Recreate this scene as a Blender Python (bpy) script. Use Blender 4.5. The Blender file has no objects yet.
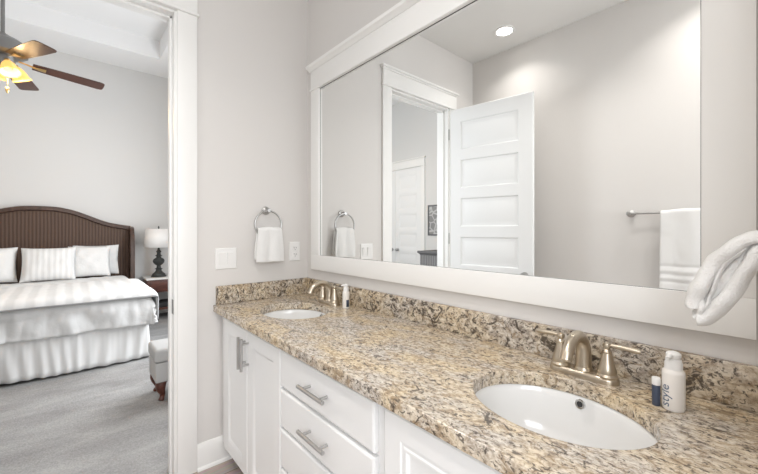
import bpy, bmesh, math, random
from mathutils import Vector, Matrix, noise
random.seed(7)
PI = math.pi
sc = bpy.context.scene
COL = sc.collection

# ---------------------------------------------------------------- camera
cam_d = bpy.data.cameras.new('camera'); cam = bpy.data.objects.new('camera', cam_d); COL.objects.link(cam)
cam_d.sensor_width = 36; cam_d.lens = 36*355/758; cam_d.clip_start = .02
cam_d.shift_y = -6.5/758
cam.location = (0, 0, 1.286); cam.rotation_euler = (PI/2, 0, -math.atan(310/355))
sc.camera = cam

# ---------------------------------------------------------------- world, large lights, exposure
world = bpy.data.worlds.new('world'); sc.world = world; world.use_nodes = True
wn = world.node_tree.nodes; wl = world.node_tree.links
bg = wn['Background']
bg.inputs['Color'].default_value = (.86, .93, 1, 1); bg.inputs['Strength'].default_value = 1.0

def area(name, loc, rot, sx, sy, power, color):
    d = bpy.data.lights.new(name, 'AREA'); d.shape = 'RECTANGLE'; d.size = sx; d.size_y = sy
    d.energy = power; d.color = color
    o = bpy.data.objects.new(name, d); COL.objects.link(o); o.location = loc; o.rotation_euler = rot
    return o
# daylight entering through the bedroom window (right wall); the bathroom pair is fill light added behind the camera
area('bedroom_daylight', (1.56, 3.95, 1.75), (0, PI/2, 0), 2.2, 1.7, 55, (.94, .97, 1))
area('bathroom_fill', (-.68, -.95, 1.75), (0, -PI/2, 0), 1.3, 1.3, 24, (.93, .965, 1))
area('bathroom_fill', (0, -2.56, 1.75), (PI/2, 0, 0), 1.3, 1.3, 34, (.93, .965, 1))

sc.view_settings.view_transform = 'Standard'; sc.view_settings.look = 'None'
sc.view_settings.gamma = 1; sc.view_settings.use_curve_mapping = False
sc.view_settings.exposure = 0.56
sc.cycles.max_bounces = 14; sc.cycles.diffuse_bounces = 8; sc.cycles.glossy_bounces = 8
sc.cycles.sample_clamp_indirect = 6
sc.cycles.use_denoising = True

# ---------------------------------------------------------------- materials
def mat(name, color=(.8, .8, .8), rough=.5, metal=0, bump=0, bscale=100, spec=.5, emit=None, es=0, var=0, vscale=5, coat=0, trans=0, sss=0, bdist=.004):
    m = bpy.data.materials.new(name); m.use_nodes = True
    n = m.node_tree.nodes; l = m.node_tree.links; p = n['Principled BSDF']
    p.inputs['Base Color'].default_value = (*color, 1); p.inputs['Roughness'].default_value = rough
    p.inputs['Metallic'].default_value = metal; p.inputs['Specular IOR Level'].default_value = spec
    p.inputs['Coat Weight'].default_value = coat; p.inputs['Transmission Weight'].default_value = trans
    if emit: p.inputs['Emission Color'].default_value = (*emit, 1); p.inputs['Emission Strength'].default_value = es
    tc = n.new('ShaderNodeTexCoord')
    if bump or var:
        nz = n.new('ShaderNodeTexNoise'); nz.inputs['Scale'].default_value = bscale; nz.inputs['Detail'].default_value = 4
        l.new(tc.outputs['Object'], nz.inputs['Vector'])
        if bump:
            b = n.new('ShaderNodeBump'); b.inputs['Strength'].default_value = bump; b.inputs['Distance'].default_value = bdist
            l.new(nz.outputs['Fac'], b.inputs['Height']); l.new(b.outputs['Normal'], p.inputs['Normal'])
        if var:
            nv = n.new('ShaderNodeTexNoise'); nv.inputs['Scale'].default_value = vscale; nv.inputs['Detail'].default_value = 5
            l.new(tc.outputs['Object'], nv.inputs['Vector'])
            mx = n.new('ShaderNodeMix'); mx.data_type = 'RGBA'
            mx.inputs['A'].default_value = (*[c*(1-var) for c in color], 1)
            mx.inputs['B'].default_value = (*[min(1, c*(1+var)) for c in color], 1)
            l.new(nv.outputs['Fac'], mx.inputs['Factor']); l.new(mx.outputs['Result'], p.inputs['Base Color'])
    return m

def ramp(n, stops, interp='LINEAR'):
    r = n.new('ShaderNodeValToRGB'); e = r.color_ramp; e.interpolation = interp
    while len(e.elements) < len(stops): e.elements.new(.5)
    for el, (pos, c) in zip(e.elements, stops): el.position = pos; el.color = (*c, 1) if len(c) == 3 else c
    return r

def granite_mat(name='granite', offset=(0, 0, 0), brown=.8, fine=.88, dscale=21, dark=.012, cscale=64, value=.9):
    m = bpy.data.materials.new(name); m.use_nodes = True
    n = m.node_tree.nodes; l = m.node_tree.links; p = n['Principled BSDF']
    p.inputs['Roughness'].default_value = .17; p.inputs['Specular IOR Level'].default_value = .5
    tc = n.new('ShaderNodeTexCoord'); mp = n.new('ShaderNodeMapping'); mp.inputs['Location'].default_value = offset
    mp.inputs['Rotation'].default_value = (0, 0, .6); mp.inputs['Scale'].default_value = (1.3, .75, 1.0)
    l.new(tc.outputs['Object'], mp.inputs['Vector'])
    def noi(scale, det, rough, dist=0):
        z = n.new('ShaderNodeTexNoise'); z.inputs['Scale'].default_value = scale; z.inputs['Detail'].default_value = det
        z.inputs['Roughness'].default_value = rough; z.inputs['Distortion'].default_value = dist
        l.new(mp.outputs['Vector'], z.inputs['Vector']); return z
    def mix(a, b, f):
        x = n.new('ShaderNodeMix'); x.data_type = 'RGBA'
        for s, v in (('A', a), ('B', b), ('Factor', f)):
            if isinstance(v, tuple): x.inputs[s].default_value = (*v, 1)
            elif isinstance(v, float): x.inputs[s].default_value = v
            else: l.new(v, x.inputs[s])
        return x.outputs['Result']
    def mul(sock, k):
        f = n.new('ShaderNodeMath'); f.operation = 'MULTIPLY'; f.inputs[1].default_value = k; l.new(sock, f.inputs[0]); return f.outputs[0]
    def mask(z, lo, hi):
        r = ramp(n, [(lo, (0, 0, 0)), (hi, (1, 1, 1))]); l.new(z.outputs['Fac'], r.inputs['Fac']); return r.outputs['Color']
    rb = mask(noi(6, 4, .6, .6), .38, .62)
    cream = noi(cscale, 8, .75, .4)
    c1 = ramp(n, [(.32, (.25, .18, .11)), (.43, (.52, .40, .265)), (.54, (.74, .615, .43)), (.70, (.86, .77, .61))]); l.new(cream.outputs['Fac'], c1.inputs['Fac'])
    c2 = ramp(n, [(.32, (.18, .15, .125)), (.43, (.40, .35, .30)), (.54, (.66, .60, .525)), (.70, (.86, .82, .76))]); l.new(cream.outputs['Fac'], c2.inputs['Fac'])
    base = mix(c1.outputs['Color'], c2.outputs['Color'], rb)
    base = mix(base, (.27, .185, .105), mul(mask(noi(30, 7, .72, 1.0), .53, .62), brown))
    base = mix(base, (.10, .08, .065), mul(mask(noi(95, 4, .65, .8), .55, .61), fine))
    base = mix(base, (.055, .042, .034), mul(mask(noi(dscale, 8, .7, 1.6), .585-dark, .63-dark), .88))
    hs = n.new('ShaderNodeHueSaturation'); hs.inputs['Value'].default_value = value; hs.inputs['Saturation'].default_value = 1.03
    l.new(base, hs.inputs['Color']); l.new(hs.outputs['Color'], p.inputs['Base Color'])
    return m

def stripe_mat(name, c1, c2, axis, freq, rough=.9, bump=.4):
    m = bpy.data.materials.new(name); m.use_nodes = True
    n = m.node_tree.nodes; l = m.node_tree.links; p = n['Principled BSDF']; p.inputs['Roughness'].default_value = rough
    p.inputs['Specular IOR Level'].default_value = .2
    tc = n.new('ShaderNodeTexCoord'); w = n.new('ShaderNodeTexWave'); w.bands_direction = axis
    w.inputs['Scale'].default_value = freq; w.inputs['Distortion'].default_value = .8; w.inputs['Detail'].default_value = 2
    w.inputs['Detail Scale'].default_value = 2
    l.new(tc.outputs['Object'], w.inputs['Vector'])
    r = ramp(n, [(.25, c1), (.75, c2)]); l.new(w.outputs['Fac'], r.inputs['Fac']); l.new(r.outputs['Color'], p.inputs['Base Color'])
    b = n.new('ShaderNodeBump'); b.inputs['Strength'].default_value = bump; b.inputs['Distance'].default_value = .006
    l.new(w.outputs['Fac'], b.inputs['Height']); l.new(b.outputs['Normal'], p.inputs['Normal'])
    return m

def wood_mat(name, c1, c2, scale=6, stretch=(1, 14, 14), rough=.35):
    m = bpy.data.materials.new(name); m.use_nodes = True
    n = m.node_tree.nodes; l = m.node_tree.links; p = n['Principled BSDF']; p.inputs['Roughness'].default_value = rough
    tc = n.new('ShaderNodeTexCoord'); mp = n.new('ShaderNodeMapping'); mp.inputs['Scale'].default_value = stretch
    z = n.new('ShaderNodeTexNoise'); z.inputs['Scale'].default_value = scale; z.inputs['Detail'].default_value = 6; z.inputs['Distortion'].default_value = .6
    l.new(tc.outputs['Object'], mp.inputs['Vector']); l.new(mp.outputs['Vector'], z.inputs['Vector'])
    r = ramp(n, [(.3, c1), (.7, c2)]); l.new(z.outputs['Fac'], r.inputs['Fac']); l.new(r.outputs['Color'], p.inputs['Base Color'])
    return m

def plank_mat(name):
    m = bpy.data.materials.new(name); m.use_nodes = True
    n = m.node_tree.nodes; l = m.node_tree.links; p = n['Principled BSDF']; p.inputs['Roughness'].default_value = .45
    tc = n.new('ShaderNodeTexCoord'); bk = n.new('ShaderNodeTexBrick')
    bk.inputs['Scale'].default_value = 1; bk.inputs['Brick Width'].default_value = 1.2; bk.inputs['Row Height'].default_value = .15
    bk.inputs['Mortar Size'].default_value = .002
    bk.inputs['Color1'].default_value = (.46, .39, .35, 1); bk.inputs['Color2'].default_value = (.38, .32, .29, 1); bk.inputs['Mortar'].default_value = (.10, .08, .07, 1)
    l.new(tc.outputs['Object'], bk.inputs['Vector'])
    mp = n.new('ShaderNodeMapping'); mp.inputs['Scale'].default_value = (3, 40, 1); l.new(tc.outputs['Object'], mp.inputs['Vector'])
    z = n.new('ShaderNodeTexNoise'); z.inputs['Scale'].default_value = 2; z.inputs['Detail'].default_value = 6; l.new(mp.outputs['Vector'], z.inputs['Vector'])
    mx = n.new('ShaderNodeMix'); mx.data_type = 'RGBA'; mx.blend_type = 'OVERLAY'; mx.inputs['Factor'].default_value = .5
    l.new(bk.outputs['Color'], mx.inputs['A']); l.new(z.outputs['Color'], mx.inputs['B']); l.new(mx.outputs['Result'], p.inputs['Base Color'])
    return m

def carpet_mat(name):
    m = bpy.data.materials.new(name); m.use_nodes = True
    n = m.node_tree.nodes; l = m.node_tree.links; p = n['Principled BSDF']; p.inputs['Roughness'].default_value = 1; p.inputs['Specular IOR Level'].default_value = .05
    tc = n.new('ShaderNodeTexCoord')
    a = n.new('ShaderNodeTexNoise'); a.inputs['Scale'].default_value = 3.5; a.inputs['Detail'].default_value = 6; a.inputs['Distortion'].default_value = .5
    f = n.new('ShaderNodeTexNoise'); f.inputs['Scale'].default_value = 120; f.inputs['Detail'].default_value = 3
    mp = n.new('ShaderNodeMapping'); mp.inputs['Scale'].default_value = (.6, 1.6, 1); mp.inputs['Rotation'].default_value = (0, 0, .5)
    l.new(tc.outputs['Object'], mp.inputs['Vector']); l.new(mp.outputs['Vector'], a.inputs['Vector']); l.new(tc.outputs['Object'], f.inputs['Vector'])
    ad = n.new('ShaderNodeMath'); ad.operation = 'MULTIPLY_ADD'; ad.inputs[1].default_value = .45
    l.new(f.outputs['Fac'], ad.inputs[0])
    sub = n.new('ShaderNodeMath'); sub.operation = 'MULTIPLY'; sub.inputs[1].default_value = .55; l.new(a.outputs['Fac'], sub.inputs[0]); l.new(sub.outputs[0], ad.inputs[2])
    r = ramp(n, [(.35, (.24, .237, .235)), (.65, (.40, .396, .392))]); l.new(ad.outputs[0], r.inputs['Fac']); l.new(r.outputs['Color'], p.inputs['Base Color'])
    b = n.new('ShaderNodeBump'); b.inputs['Strength'].default_value = .7; b.inputs['Distance'].default_value = .01
    l.new(ad.outputs[0], b.inputs['Height']); l.new(b.outputs['Normal'], p.inputs['Normal'])
    return m

def weave_mat(name):
    m = bpy.data.materials.new(name); m.use_nodes = True
    n = m.node_tree.nodes; l = m.node_tree.links; p = n['Principled BSDF']; p.inputs['Roughness'].default_value = .6
    tc = n.new('ShaderNodeTexCoord'); w = n.new('ShaderNodeTexWave'); w.bands_direction = 'X'; w.inputs['Scale'].default_value = 9
    w.inputs['Distortion'].default_value = .6; w.inputs['Detail'].default_value = 2
    w2 = n.new('ShaderNodeTexWave'); w2.bands_direction = 'Z'; w2.inputs['Scale'].default_value = 28; w2.inputs['Distortion'].default_value = 2
    l.new(tc.outputs['Object'], w.inputs['Vector']); l.new(tc.outputs['Object'], w2.inputs['Vector'])
    ad = n.new('ShaderNodeMath'); ad.operation = 'MULTIPLY_ADD'; ad.inputs[1].default_value = .35; l.new(w2.outputs['Fac'], ad.inputs[0])
    h = n.new('ShaderNodeMath'); h.operation = 'MULTIPLY'; h.inputs[1].default_value = .65; l.new(w.outputs['Fac'], h.inputs[0]); l.new(h.outputs[0], ad.inputs[2])
    r = ramp(n, [(.1, (.055, .029, .019)), (.9, (.108, .063, .042))]); l.new(ad.outputs[0], r.inputs['Fac']); l.new(r.outputs['Color'], p.inputs['Base Color'])
    b = n.new('ShaderNodeBump'); b.inputs['Strength'].default_value = .6; b.inputs['Distance'].default_value = .006
    l.new(ad.outputs[0], b.inputs['Height']); l.new(b.outputs['Normal'], p.inputs['Normal'])
    return m

def picture_mat(name):
    m = bpy.data.materials.new(name); m.use_nodes = True
    n = m.node_tree.nodes; l = m.node_tree.links; p = n['Principled BSDF']; p.inputs['Roughness'].default_value = .5
    tc = n.new('ShaderNodeTexCoord'); v = n.new('ShaderNodeTexVoronoi'); v.inputs['Scale'].default_value = 9; v.feature = 'DISTANCE_TO_EDGE'
    l.new(tc.outputs['Object'], v.inputs['Vector'])
    r = ramp(n, [(.02, (.50, .50, .50)), (.12, (.24, .24, .24))]); l.new(v.outputs['Distance'], r.inputs['Fac']); l.new(r.outputs['Color'], p.inputs['Base Color'])
    return m

M = {}
M['wall'] = mat('wall_paint', (.66, .64, .622), .85, bump=.05, bscale=250, spec=.2)
M['wall_bed'] = mat('bedroom_wall_paint', (.66, .655, .645), .85, bump=.05, bscale=250, spec=.2)
M['ceil'] = mat('ceiling_paint', (.74, .735, .72), .9, spec=.15, bump=.05, bscale=200)
M['ceil_bed'] = mat('bedroom_ceiling_paint', (.85, .85, .85), .9, spec=.15, bump=.05, bscale=200)
M['trim'] = mat('white_trim_paint', (.80, .795, .78), .35, bump=.02, bscale=30)
M['cab'] = mat('white_cabinet_paint', (.785, .79, .79), .35, bump=.02, bscale=30)
M['door'] = mat('white_door_paint', (.78, .785, .785), .4, bump=.02, bscale=30)
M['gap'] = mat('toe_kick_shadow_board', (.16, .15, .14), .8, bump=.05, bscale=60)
M['mirror'] = mat('mirror_silver', (.93, .94, .935), .0, metal=1)
M['granite'] = granite_mat()
M['granite_side'] = granite_mat('granite_side', (3.1, 1.7, 2.4), .85, .9, 22, .05, 46, .86)
M['ceramic'] = mat('sink_porcelain', (.77, .77, .765), .12, spec=.5, coat=.4, bump=.005, bscale=10)
M['nickel'] = mat('brushed_nickel', (.56, .49, .395), .33, metal=1, bump=.02, bscale=400)
M['steel'] = mat('satin_steel', (.46, .455, .45), .32, metal=1, bump=.02, bscale=400)
M['pull'] = mat('satin_pull_steel', (.50, .495, .49), .34, metal=1, bump=.02, bscale=400)
M['chrome'] = mat('chrome', (.7, .7, .7), .12, metal=1, bump=.01, bscale=300)
M['dark'] = mat('dark_hole', (.03, .03, .03), .6, bump=.01, bscale=50)
M['towel'] = mat('white_terry', (.79, .785, .775), 1, bump=.8, bscale=420, spec=.05)
M['plastic'] = mat('white_plastic', (.78, .775, .765), .35, bump=.01, bscale=50)
M['bottle'] = mat('bottle_plastic', (.78, .75, .715), .35, bump=.01, bscale=50)
M['blue_ink'] = mat('blue_ink', (.10, .14, .21), .5, bump=.01, bscale=50)
M['navy'] = mat('navy_label', (.045, .06, .10), .4, bump=.01, bscale=50)
M['floor'] = plank_mat('plank_floor')
M['carpet'] = carpet_mat('grey_carpet')
M['bed_white'] = mat('white_linen', (.71, .71, .705), .95, bump=.35, bscale=12, spec=.1, bdist=.02)
M['skirt'] = mat('bed_skirt_cotton', (.78, .78, .775), .95, bump=.1, bscale=60, spec=.1)
M['coverlet'] = stripe_mat('striped_coverlet', (.62, .62, .615), (.72, .72, .715), 'X', 2.6, bump=.25)
M['hem'] = mat('grey_hem', (.36, .36, .36), .95, bump=.2, bscale=80, spec=.1)
M['sham'] = stripe_mat('ribbed_sham', (.66, .66, .655), (.74, .74, .735), 'X', 6, bump=.25)
M['sham_plain'] = mat('plain_sham', (.72, .72, .715), .95, bump=.6, bscale=12, spec=.1, bdist=.02)
M['darkwood'] = wood_mat('dark_walnut', (.038, .018, .011), (.085, .042, .027), 4, (6, 6, 1.2), .35)
M['redwood'] = wood_mat('red_mahogany', (.06, .018, .012), (.13, .042, .026), 5, (2, 8, 8), .3)
M['weave'] = weave_mat('woven_headboard')
M['black_lamp'] = mat('weathered_black', (.035, .038, .036), .55, bump=.5, bscale=60, var=.4, vscale=30)
M['shade'] = mat('linen_shade', (.78, .76, .74), .9, bump=.2, bscale=200)
M['bench'] = mat('light_grey_upholstery', (.48, .478, .475), .95, bump=.3, bscale=220, spec=.1)
M['charcoal'] = mat('charcoal_paint', (.13, .13, .135), .55, bump=.2, bscale=60)
M['greyreed'] = stripe_mat('grey_reeded_wood', (.15, .15, .155), (.27, .27, .275), 'Y', 9, .6, .5)
M['picture'] = picture_mat('grey_patterned_print')
M['fanmetal'] = mat('fan_pewter', (.27, .265, .26), .4, metal=.9, bump=.02, bscale=100)
M['blade'] = wood_mat('fan_blade_walnut', (.035, .013, .010), (.075, .030, .020), 5, (1.5, 12, 12), .35)
M['fanglass'] = mat('lit_amber_glass', (.42, .26, .09), .3, emit=(1, .56, .15), es=.75, bump=.05, bscale=20)
M['bulb'] = mat('can_light_lens', (1, 1, 1), .5, emit=(1, .96, .9), es=9, bump=.01, bscale=20)
M['brass'] = mat('warm_brass', (.65, .47, .22), .3, metal=1, bump=.02, bscale=100)
M['marble'] = mat('pale_stone_top', (.72, .71, .69), .3, var=.15, vscale=12)
M['book'] = mat('dark_cloth', (.03, .03, .032), .7, bump=.2, bscale=60)

# ---------------------------------------------------------------- mesh helpers
def bx(bm, x0, x1, y0, y1, z0, z1, bev=0, seg=2, mi=0):
    r = bmesh.ops.create_cube(bm, size=1)
    vs = r['verts']
    for v in vs:
        v.co = Vector(((x0+x1)/2+v.co.x*(x1-x0), (y0+y1)/2+v.co.y*(y1-y0), (z0+z1)/2+v.co.z*(z1-z0)))
    fs = set(f for v in vs for f in v.link_faces)
    for f in fs: f.material_index = mi
    if bev:
        es = list(set(e for v in vs for e in v.link_edges))
        bmesh.ops.bevel(bm, geom=es, offset=bev, segments=seg, profile=.6, affect='EDGES')
    return bm

def NB(): return bmesh.new()

def ring_rows(bm, rows, close_u=True, cap0=False, cap1=False, mi=0):
    """rows: list of lists of points (equal length); skin them."""
    R = [[bm.verts.new(p) for p in r] for r in rows]
    k = len(R[0])
    for a, b in zip(R, R[1:]):
        for i in range(k if close_u else k-1):
            j = (i+1) % k
            f = bm.faces.new((a[i], a[j], b[j], b[i])); f.material_index = mi
    if cap0: bm.faces.new(list(reversed(R[0]))).material_index = mi
    if cap1: bm.faces.new(R[-1]).material_index = mi
    return R

def lathe(bm, prof, c=(0, 0, 0), n=32, axis='z', caps=True, sx=1, sy=1):
    rows = []
    for r, z in prof:
        row = []
        for i in range(n):
            a = 2*PI*i/n; u, v = r*math.cos(a)*sx, r*math.sin(a)*sy
            if axis == 'z': p = (c[0]+u, c[1]+v, c[2]+z)
            elif axis == 'x': p = (c[0]+z, c[1]+u, c[2]+v)
            else: p = (c[0]+v, c[1]+z, c[2]+u)
            row.append(p)
        rows.append(row)
    ring_rows(bm, rows, True, caps, caps)
    return bm

def frames(path):
    P = [Vector(p) for p in path]; out = []
    t0 = (P[1]-P[0]).normalized()
    up = Vector((0, 0, 1)) if abs(t0.z) < .9 else Vector((0, 1, 0))
    nrm = t0.cross(up).normalized()
    for i, p in enumerate(P):
        t = (P[min(i+1, len(P)-1)]-P[max(i-1, 0)]).normalized()
        nrm = (nrm - t*nrm.dot(t)).normalized(); b = t.cross(nrm)
        out.append((p, t, nrm, b))
    return out

def tube(bm, path, r, n=12, caps=True, flat=1.0):
    rows = []
    fr = frames(path)
    for i, (p, t, a, b) in enumerate(fr):
        rr = r[i] if isinstance(r, (list, tuple)) else r
        rows.append([p + a*math.cos(2*PI*k/n)*rr + b*math.sin(2*PI*k/n)*rr*flat for k in range(n)])
    ring_rows(bm, rows, True, caps, caps)
    return bm

def smooth_path(pts, n=6):
    P = [Vector(p) for p in pts]; out = []
    for i in range(len(P)-1):
        a, b = P[max(i-1, 0)], P[i]; c, d = P[i+1], P[min(i+2, len(P)-1)]
        for k in range(n):
            t = k/n
            out.append(.5*((2*b)+(-a+c)*t+(2*a-5*b+4*c-d)*t*t+(-a+3*b-3*c+d)*t**3))
    out.append(P[-1]); return out

def prism(bm, poly, axis, a, b):
    """polygon in the two other axes extruded along axis from a to b"""
    def pt(u, v, w):
        return {'x': (w, u, v), 'y': (u, w, v), 'z': (u, v, w)}[axis]
    ring_rows(bm, [[pt(u, v, a) for u, v in poly], [pt(u, v, b) for u, v in poly]], True, True, True)
    return bm

def panel_slab(bm, W, H, T, holes, prof, back=True):
    """A slab in local coords: u 0..W, v 0..H, front at w=0, back at w=-T. holes (u0,u1,v0,v1) stacked in v share u range.
    prof: list of (inset, depth) going from hole edge inwards. Returns in (u, w, v) = x,y,z with front facing -y."""
    e = .003
    def q(a, b, c, d): bm.faces.new([bm.verts.new(p) for p in (a, b, c, d)])
    def face(sign, w0):
        def P(u, v, w): return (u, w0 - sign*0 + (w if sign > 0 else -w), v)
        us = (e, holes[0][0], holes[0][1], W-e)
        q(P(us[0], e, 0), P(us[1], e, 0), P(us[1], H-e, 0), P(us[0], H-e, 0))
        q(P(us[2], e, 0), P(us[3], e, 0), P(us[3], H-e, 0), P(us[2], H-e, 0))
        vs = [e]
        for h in holes: vs += [h[2], h[3]]
        vs.append(H-e)
        for i in range(0, len(vs), 2):
            q(P(us[1], vs[i], 0), P(us[2], vs[i], 0), P(us[2], vs[i+1], 0), P(us[1], vs[i+1], 0))
        for (u0, u1, v0, v1) in holes:
            rows = [[P(u0, v0, 0), P(u1, v0, 0), P(u1, v1, 0), P(u0, v1, 0)]]
            for ins, dep in prof:
                rows.append([P(u0+ins, v0+ins, dep), P(u1-ins, v0+ins, dep), P(u1-ins, v1-ins, dep), P(u0+ins, v1-ins, dep)])
            ring_rows(bm, rows, True, False, True)
    face(1, 0)
    if back: face(-1, T)
    rows = []
    for w, i in ((0, e), (e, 0), (T-e, 0), (T, e)):
        rows.append([(i, w, i), (W-i, w, i), (W-i, w, H-i), (i, w, H-i)])
    ring_rows(bm, rows, True, False, not back)
    bmesh.ops.remove_doubles(bm, verts=bm.verts, dist=1e-5)
    bmesh.ops.recalc_face_normals(bm, faces=bm.faces)
    return bm

def xf(bm, m):
    bmesh.ops.transform(bm, matrix=m, verts=bm.verts); return bm
TR = Matrix.Translation
def RZ(a): return Matrix.Rotation(a, 4, 'Z')
def RX(a): return Matrix.Rotation(a, 4, 'X')
def RY(a): return Matrix.Rotation(a, 4, 'Y')

def obj(name, bm, m, parent=None, world=True, smooth=35, mods=(), kind=None, label=None):
    """Link bm as ONE mesh object. With a parent and world=True the coordinates are world ones (parent unrotated)."""
    me = bpy.data.meshes.new(name)
    if parent is not None and world:
        org = Vector(parent.location); p = parent.parent
        while p is not None: org += p.location; p = p.parent
        bmesh.ops.translate(bm, verts=bm.verts, vec=-org)
    bmesh.ops.recalc_face_normals(bm, faces=bm.faces)
    bm.to_mesh(me); bm.free()
    for mm in (m if isinstance(m, (list, tuple)) else [m]): me.materials.append(M[mm] if isinstance(mm, str) else mm)
    if smooth:
        for p in me.polygons: p.use_smooth = True
        me.set_sharp_from_angle(angle=math.radians(smooth))
    o = bpy.data.objects.new(name, me); COL.objects.link(o)
    if parent is not None: o.parent = parent
    for kind_, kw in mods:
        md = o.modifiers.new(kind_.lower(), kind_)
        for k, v in kw.items(): setattr(md, k, v)
    if kind: o['kind'] = kind
    if label: o['label'] = label
    return o

def thing(name, label, cat, loc=(0, 0, 0), rotz=0, group=None):
    o = bpy.data.objects.new(name, None); COL.objects.link(o); o.empty_display_size = .1
    o.location = loc; o.rotation_euler = (0, 0, rotz); o['label'] = label; o['category'] = cat
    if group: o['group'] = group
    return o
def tag(o, label, cat, group=None):
    o['label'] = label; o['category'] = cat
    if group: o['group'] = group
    return o
def struct(name, bm, m, parent=None, smooth=35):
    o = obj(name, bm, m, parent, smooth=smooth)
    if parent is None: o['kind'] = 'structure'
    return o
def dup(root, loc, rotz, label, group=None):
    r = root.copy(); COL.objects.link(r); r.location = loc; r.rotation_euler = (0, 0, rotz); r['label'] = label
    if group: r['group'] = group
    for ch in list(root.children):
        c = ch.copy(); COL.objects.link(c); c.parent = r
        for g in list(ch.children):
            d = g.copy(); COL.objects.link(d); d.parent = c
    return r

# ---------------------------------------------------------------- dimensions
AW, BW, CW, DW = 2.08, 1.187, -.716, -.08      # back wall, mirror wall, opposite wall, wing wall
CEIL = 2.97; CT = .875; CB = .837              # counter top / underside
OX0, OX1, OZ = -.332, .427, 2.430              # doorway
FARY, LX, RX_ = 6.4, -2.3, 1.6; SOF, TRAY = 3.68, 3.93

# ---------------------------------------------------------------- setting
b = NB(); bx(b, CW, BW, -2.6, AW+.06, -.08, 0); struct('floor', b, 'floor', smooth=0)
b = NB(); bx(b, LX, RX_, AW+.06, FARY, -.08, .004); struct('floor_bedroom', b, 'carpet', smooth=0)
b = NB(); bx(b, CW, BW, -2.6, AW, CEIL, CEIL+.06); struct('ceiling', b, 'ceil', smooth=0)
# back wall with the doorway
b = NB()
bx(b, LX, OX0, AW, AW+.12, -.08, 4.05); bx(b, OX1, RX_, AW, AW+.12, -.08, 4.05); bx(b, OX0, OX1, AW, AW+.12, OZ, 4.05)
struct('wall_back', b, 'wall', smooth=0)
b = NB(); bx(b, BW, BW+.12, -2.72, AW, -.08, CEIL+.06); struct('wall_right', b, 'wall', smooth=0)
b = NB(); ly0, ly1, lz0, lz1 = -1.63, -.27, 1.08, 2.42
bx(b, CW-.12, CW, -2.72, ly0, -.08, CEIL+.06); bx(b, CW-.12, CW, ly1, AW, -.08, CEIL+.06)
bx(b, CW-.12, CW, ly0, ly1, -.08, lz0); bx(b, CW-.12, CW, ly0, ly1, lz1, CEIL+.06)
struct('wall_left', b, 'wall', smooth=0)
b = NB(); bx(b, .50, BW, DW-.12, DW, 0, CEIL); struct('wall_wing', b, 'wall', smooth=0)
b = NB()
bx(b, CW, -.68, -2.72, -2.6, -.08, CEIL+.06); bx(b, .68, BW, -2.72, -2.6, -.08, CEIL+.06)
bx(b, -.68, .68, -2.72, -2.6, -.08, 1.08); bx(b, -.68, .68, -2.72, -2.6, 2.42, CEIL+.06)
struct('wall_front', b, 'wall', smooth=0)
# bedroom walls
b = NB(); bx(b, LX-.12, RX_+.12, FARY, FARY+.12, -.08, 4.05); struct('wall_bedroom_far', b, 'wall_bed', smooth=0)
b = NB(); bx(b, LX-.12, LX, AW, FARY, -.08, 4.05); struct('wall_bedroom_left', b, 'wall_bed', smooth=0)
b = NB(); wy0, wy1, wz0, wz1 = 3.05, 4.85, .65, 2.85
bx(b, RX_, RX_+.12, AW, wy0, -.08, 4.05); bx(b, RX_, RX_+.12, wy1, FARY, -.08, 4.05)
bx(b, RX_, RX_+.12, wy0, wy1, -.08, wz0); bx(b, RX_, RX_+.12, wy0, wy1, wz1, 4.05)
struct('wall_bedroom_right', b, 'wall_bed', smooth=0)
# tray ceiling
tx0, tx1, ty0, ty1 = -1.66, .955, 2.84, 5.76
b = NB()
bx(b, LX, tx0, AW+.12, FARY, SOF, 4.05); bx(b, tx1, RX_, AW+.12, FARY, SOF, 4.05)
bx(b, tx0, tx1, AW+.12, ty0, SOF, 4.05); bx(b, tx0, tx1, ty1, FARY, SOF, 4.05)
bx(b, tx0, tx1, ty0, ty1, TRAY, 4.05)
struct('ceiling_bedroom', b, 'ceil_bed', smooth=0)

def window(name, along, p0, p1, z0, z1, face):
    b = NB(); f = .06
    def box(u0, u1, z0, z1, d0, d1):
        if along == 'y': bx(b, face+d0, face+d1, u0, u1, z0, z1, .004)
        else: bx(b, u0, u1, face+d0, face+d1, z0, z1, .004)
    box(p0, p0+f, z0, z1, .02, .10); box(p1-f, p1, z0, z1, .02, .10)
    box(p0+f, p1-f, z0, z0+f, .02, .10); box(p0+f, p1-f, z1-f, z1, .02, .10)
    zm = (z0+z1)/2; box(p0+f, p1-f, zm-.02, zm+.02, .03, .09)
    return struct(name, b, 'trim')
window('window_1', 'y', wy0, wy1, wz0, wz1, RX_)
window('added_window_3', 'x', -.68, .68, 1.08, 2.42, -2.72)  # unseen window, added as the opening for soft fill from behind the camera
window('added_window_2', 'y', ly0, ly1, lz0, lz1, CW-.12)  # also added out of view, so that fill reaches the cabinet fronts

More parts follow.
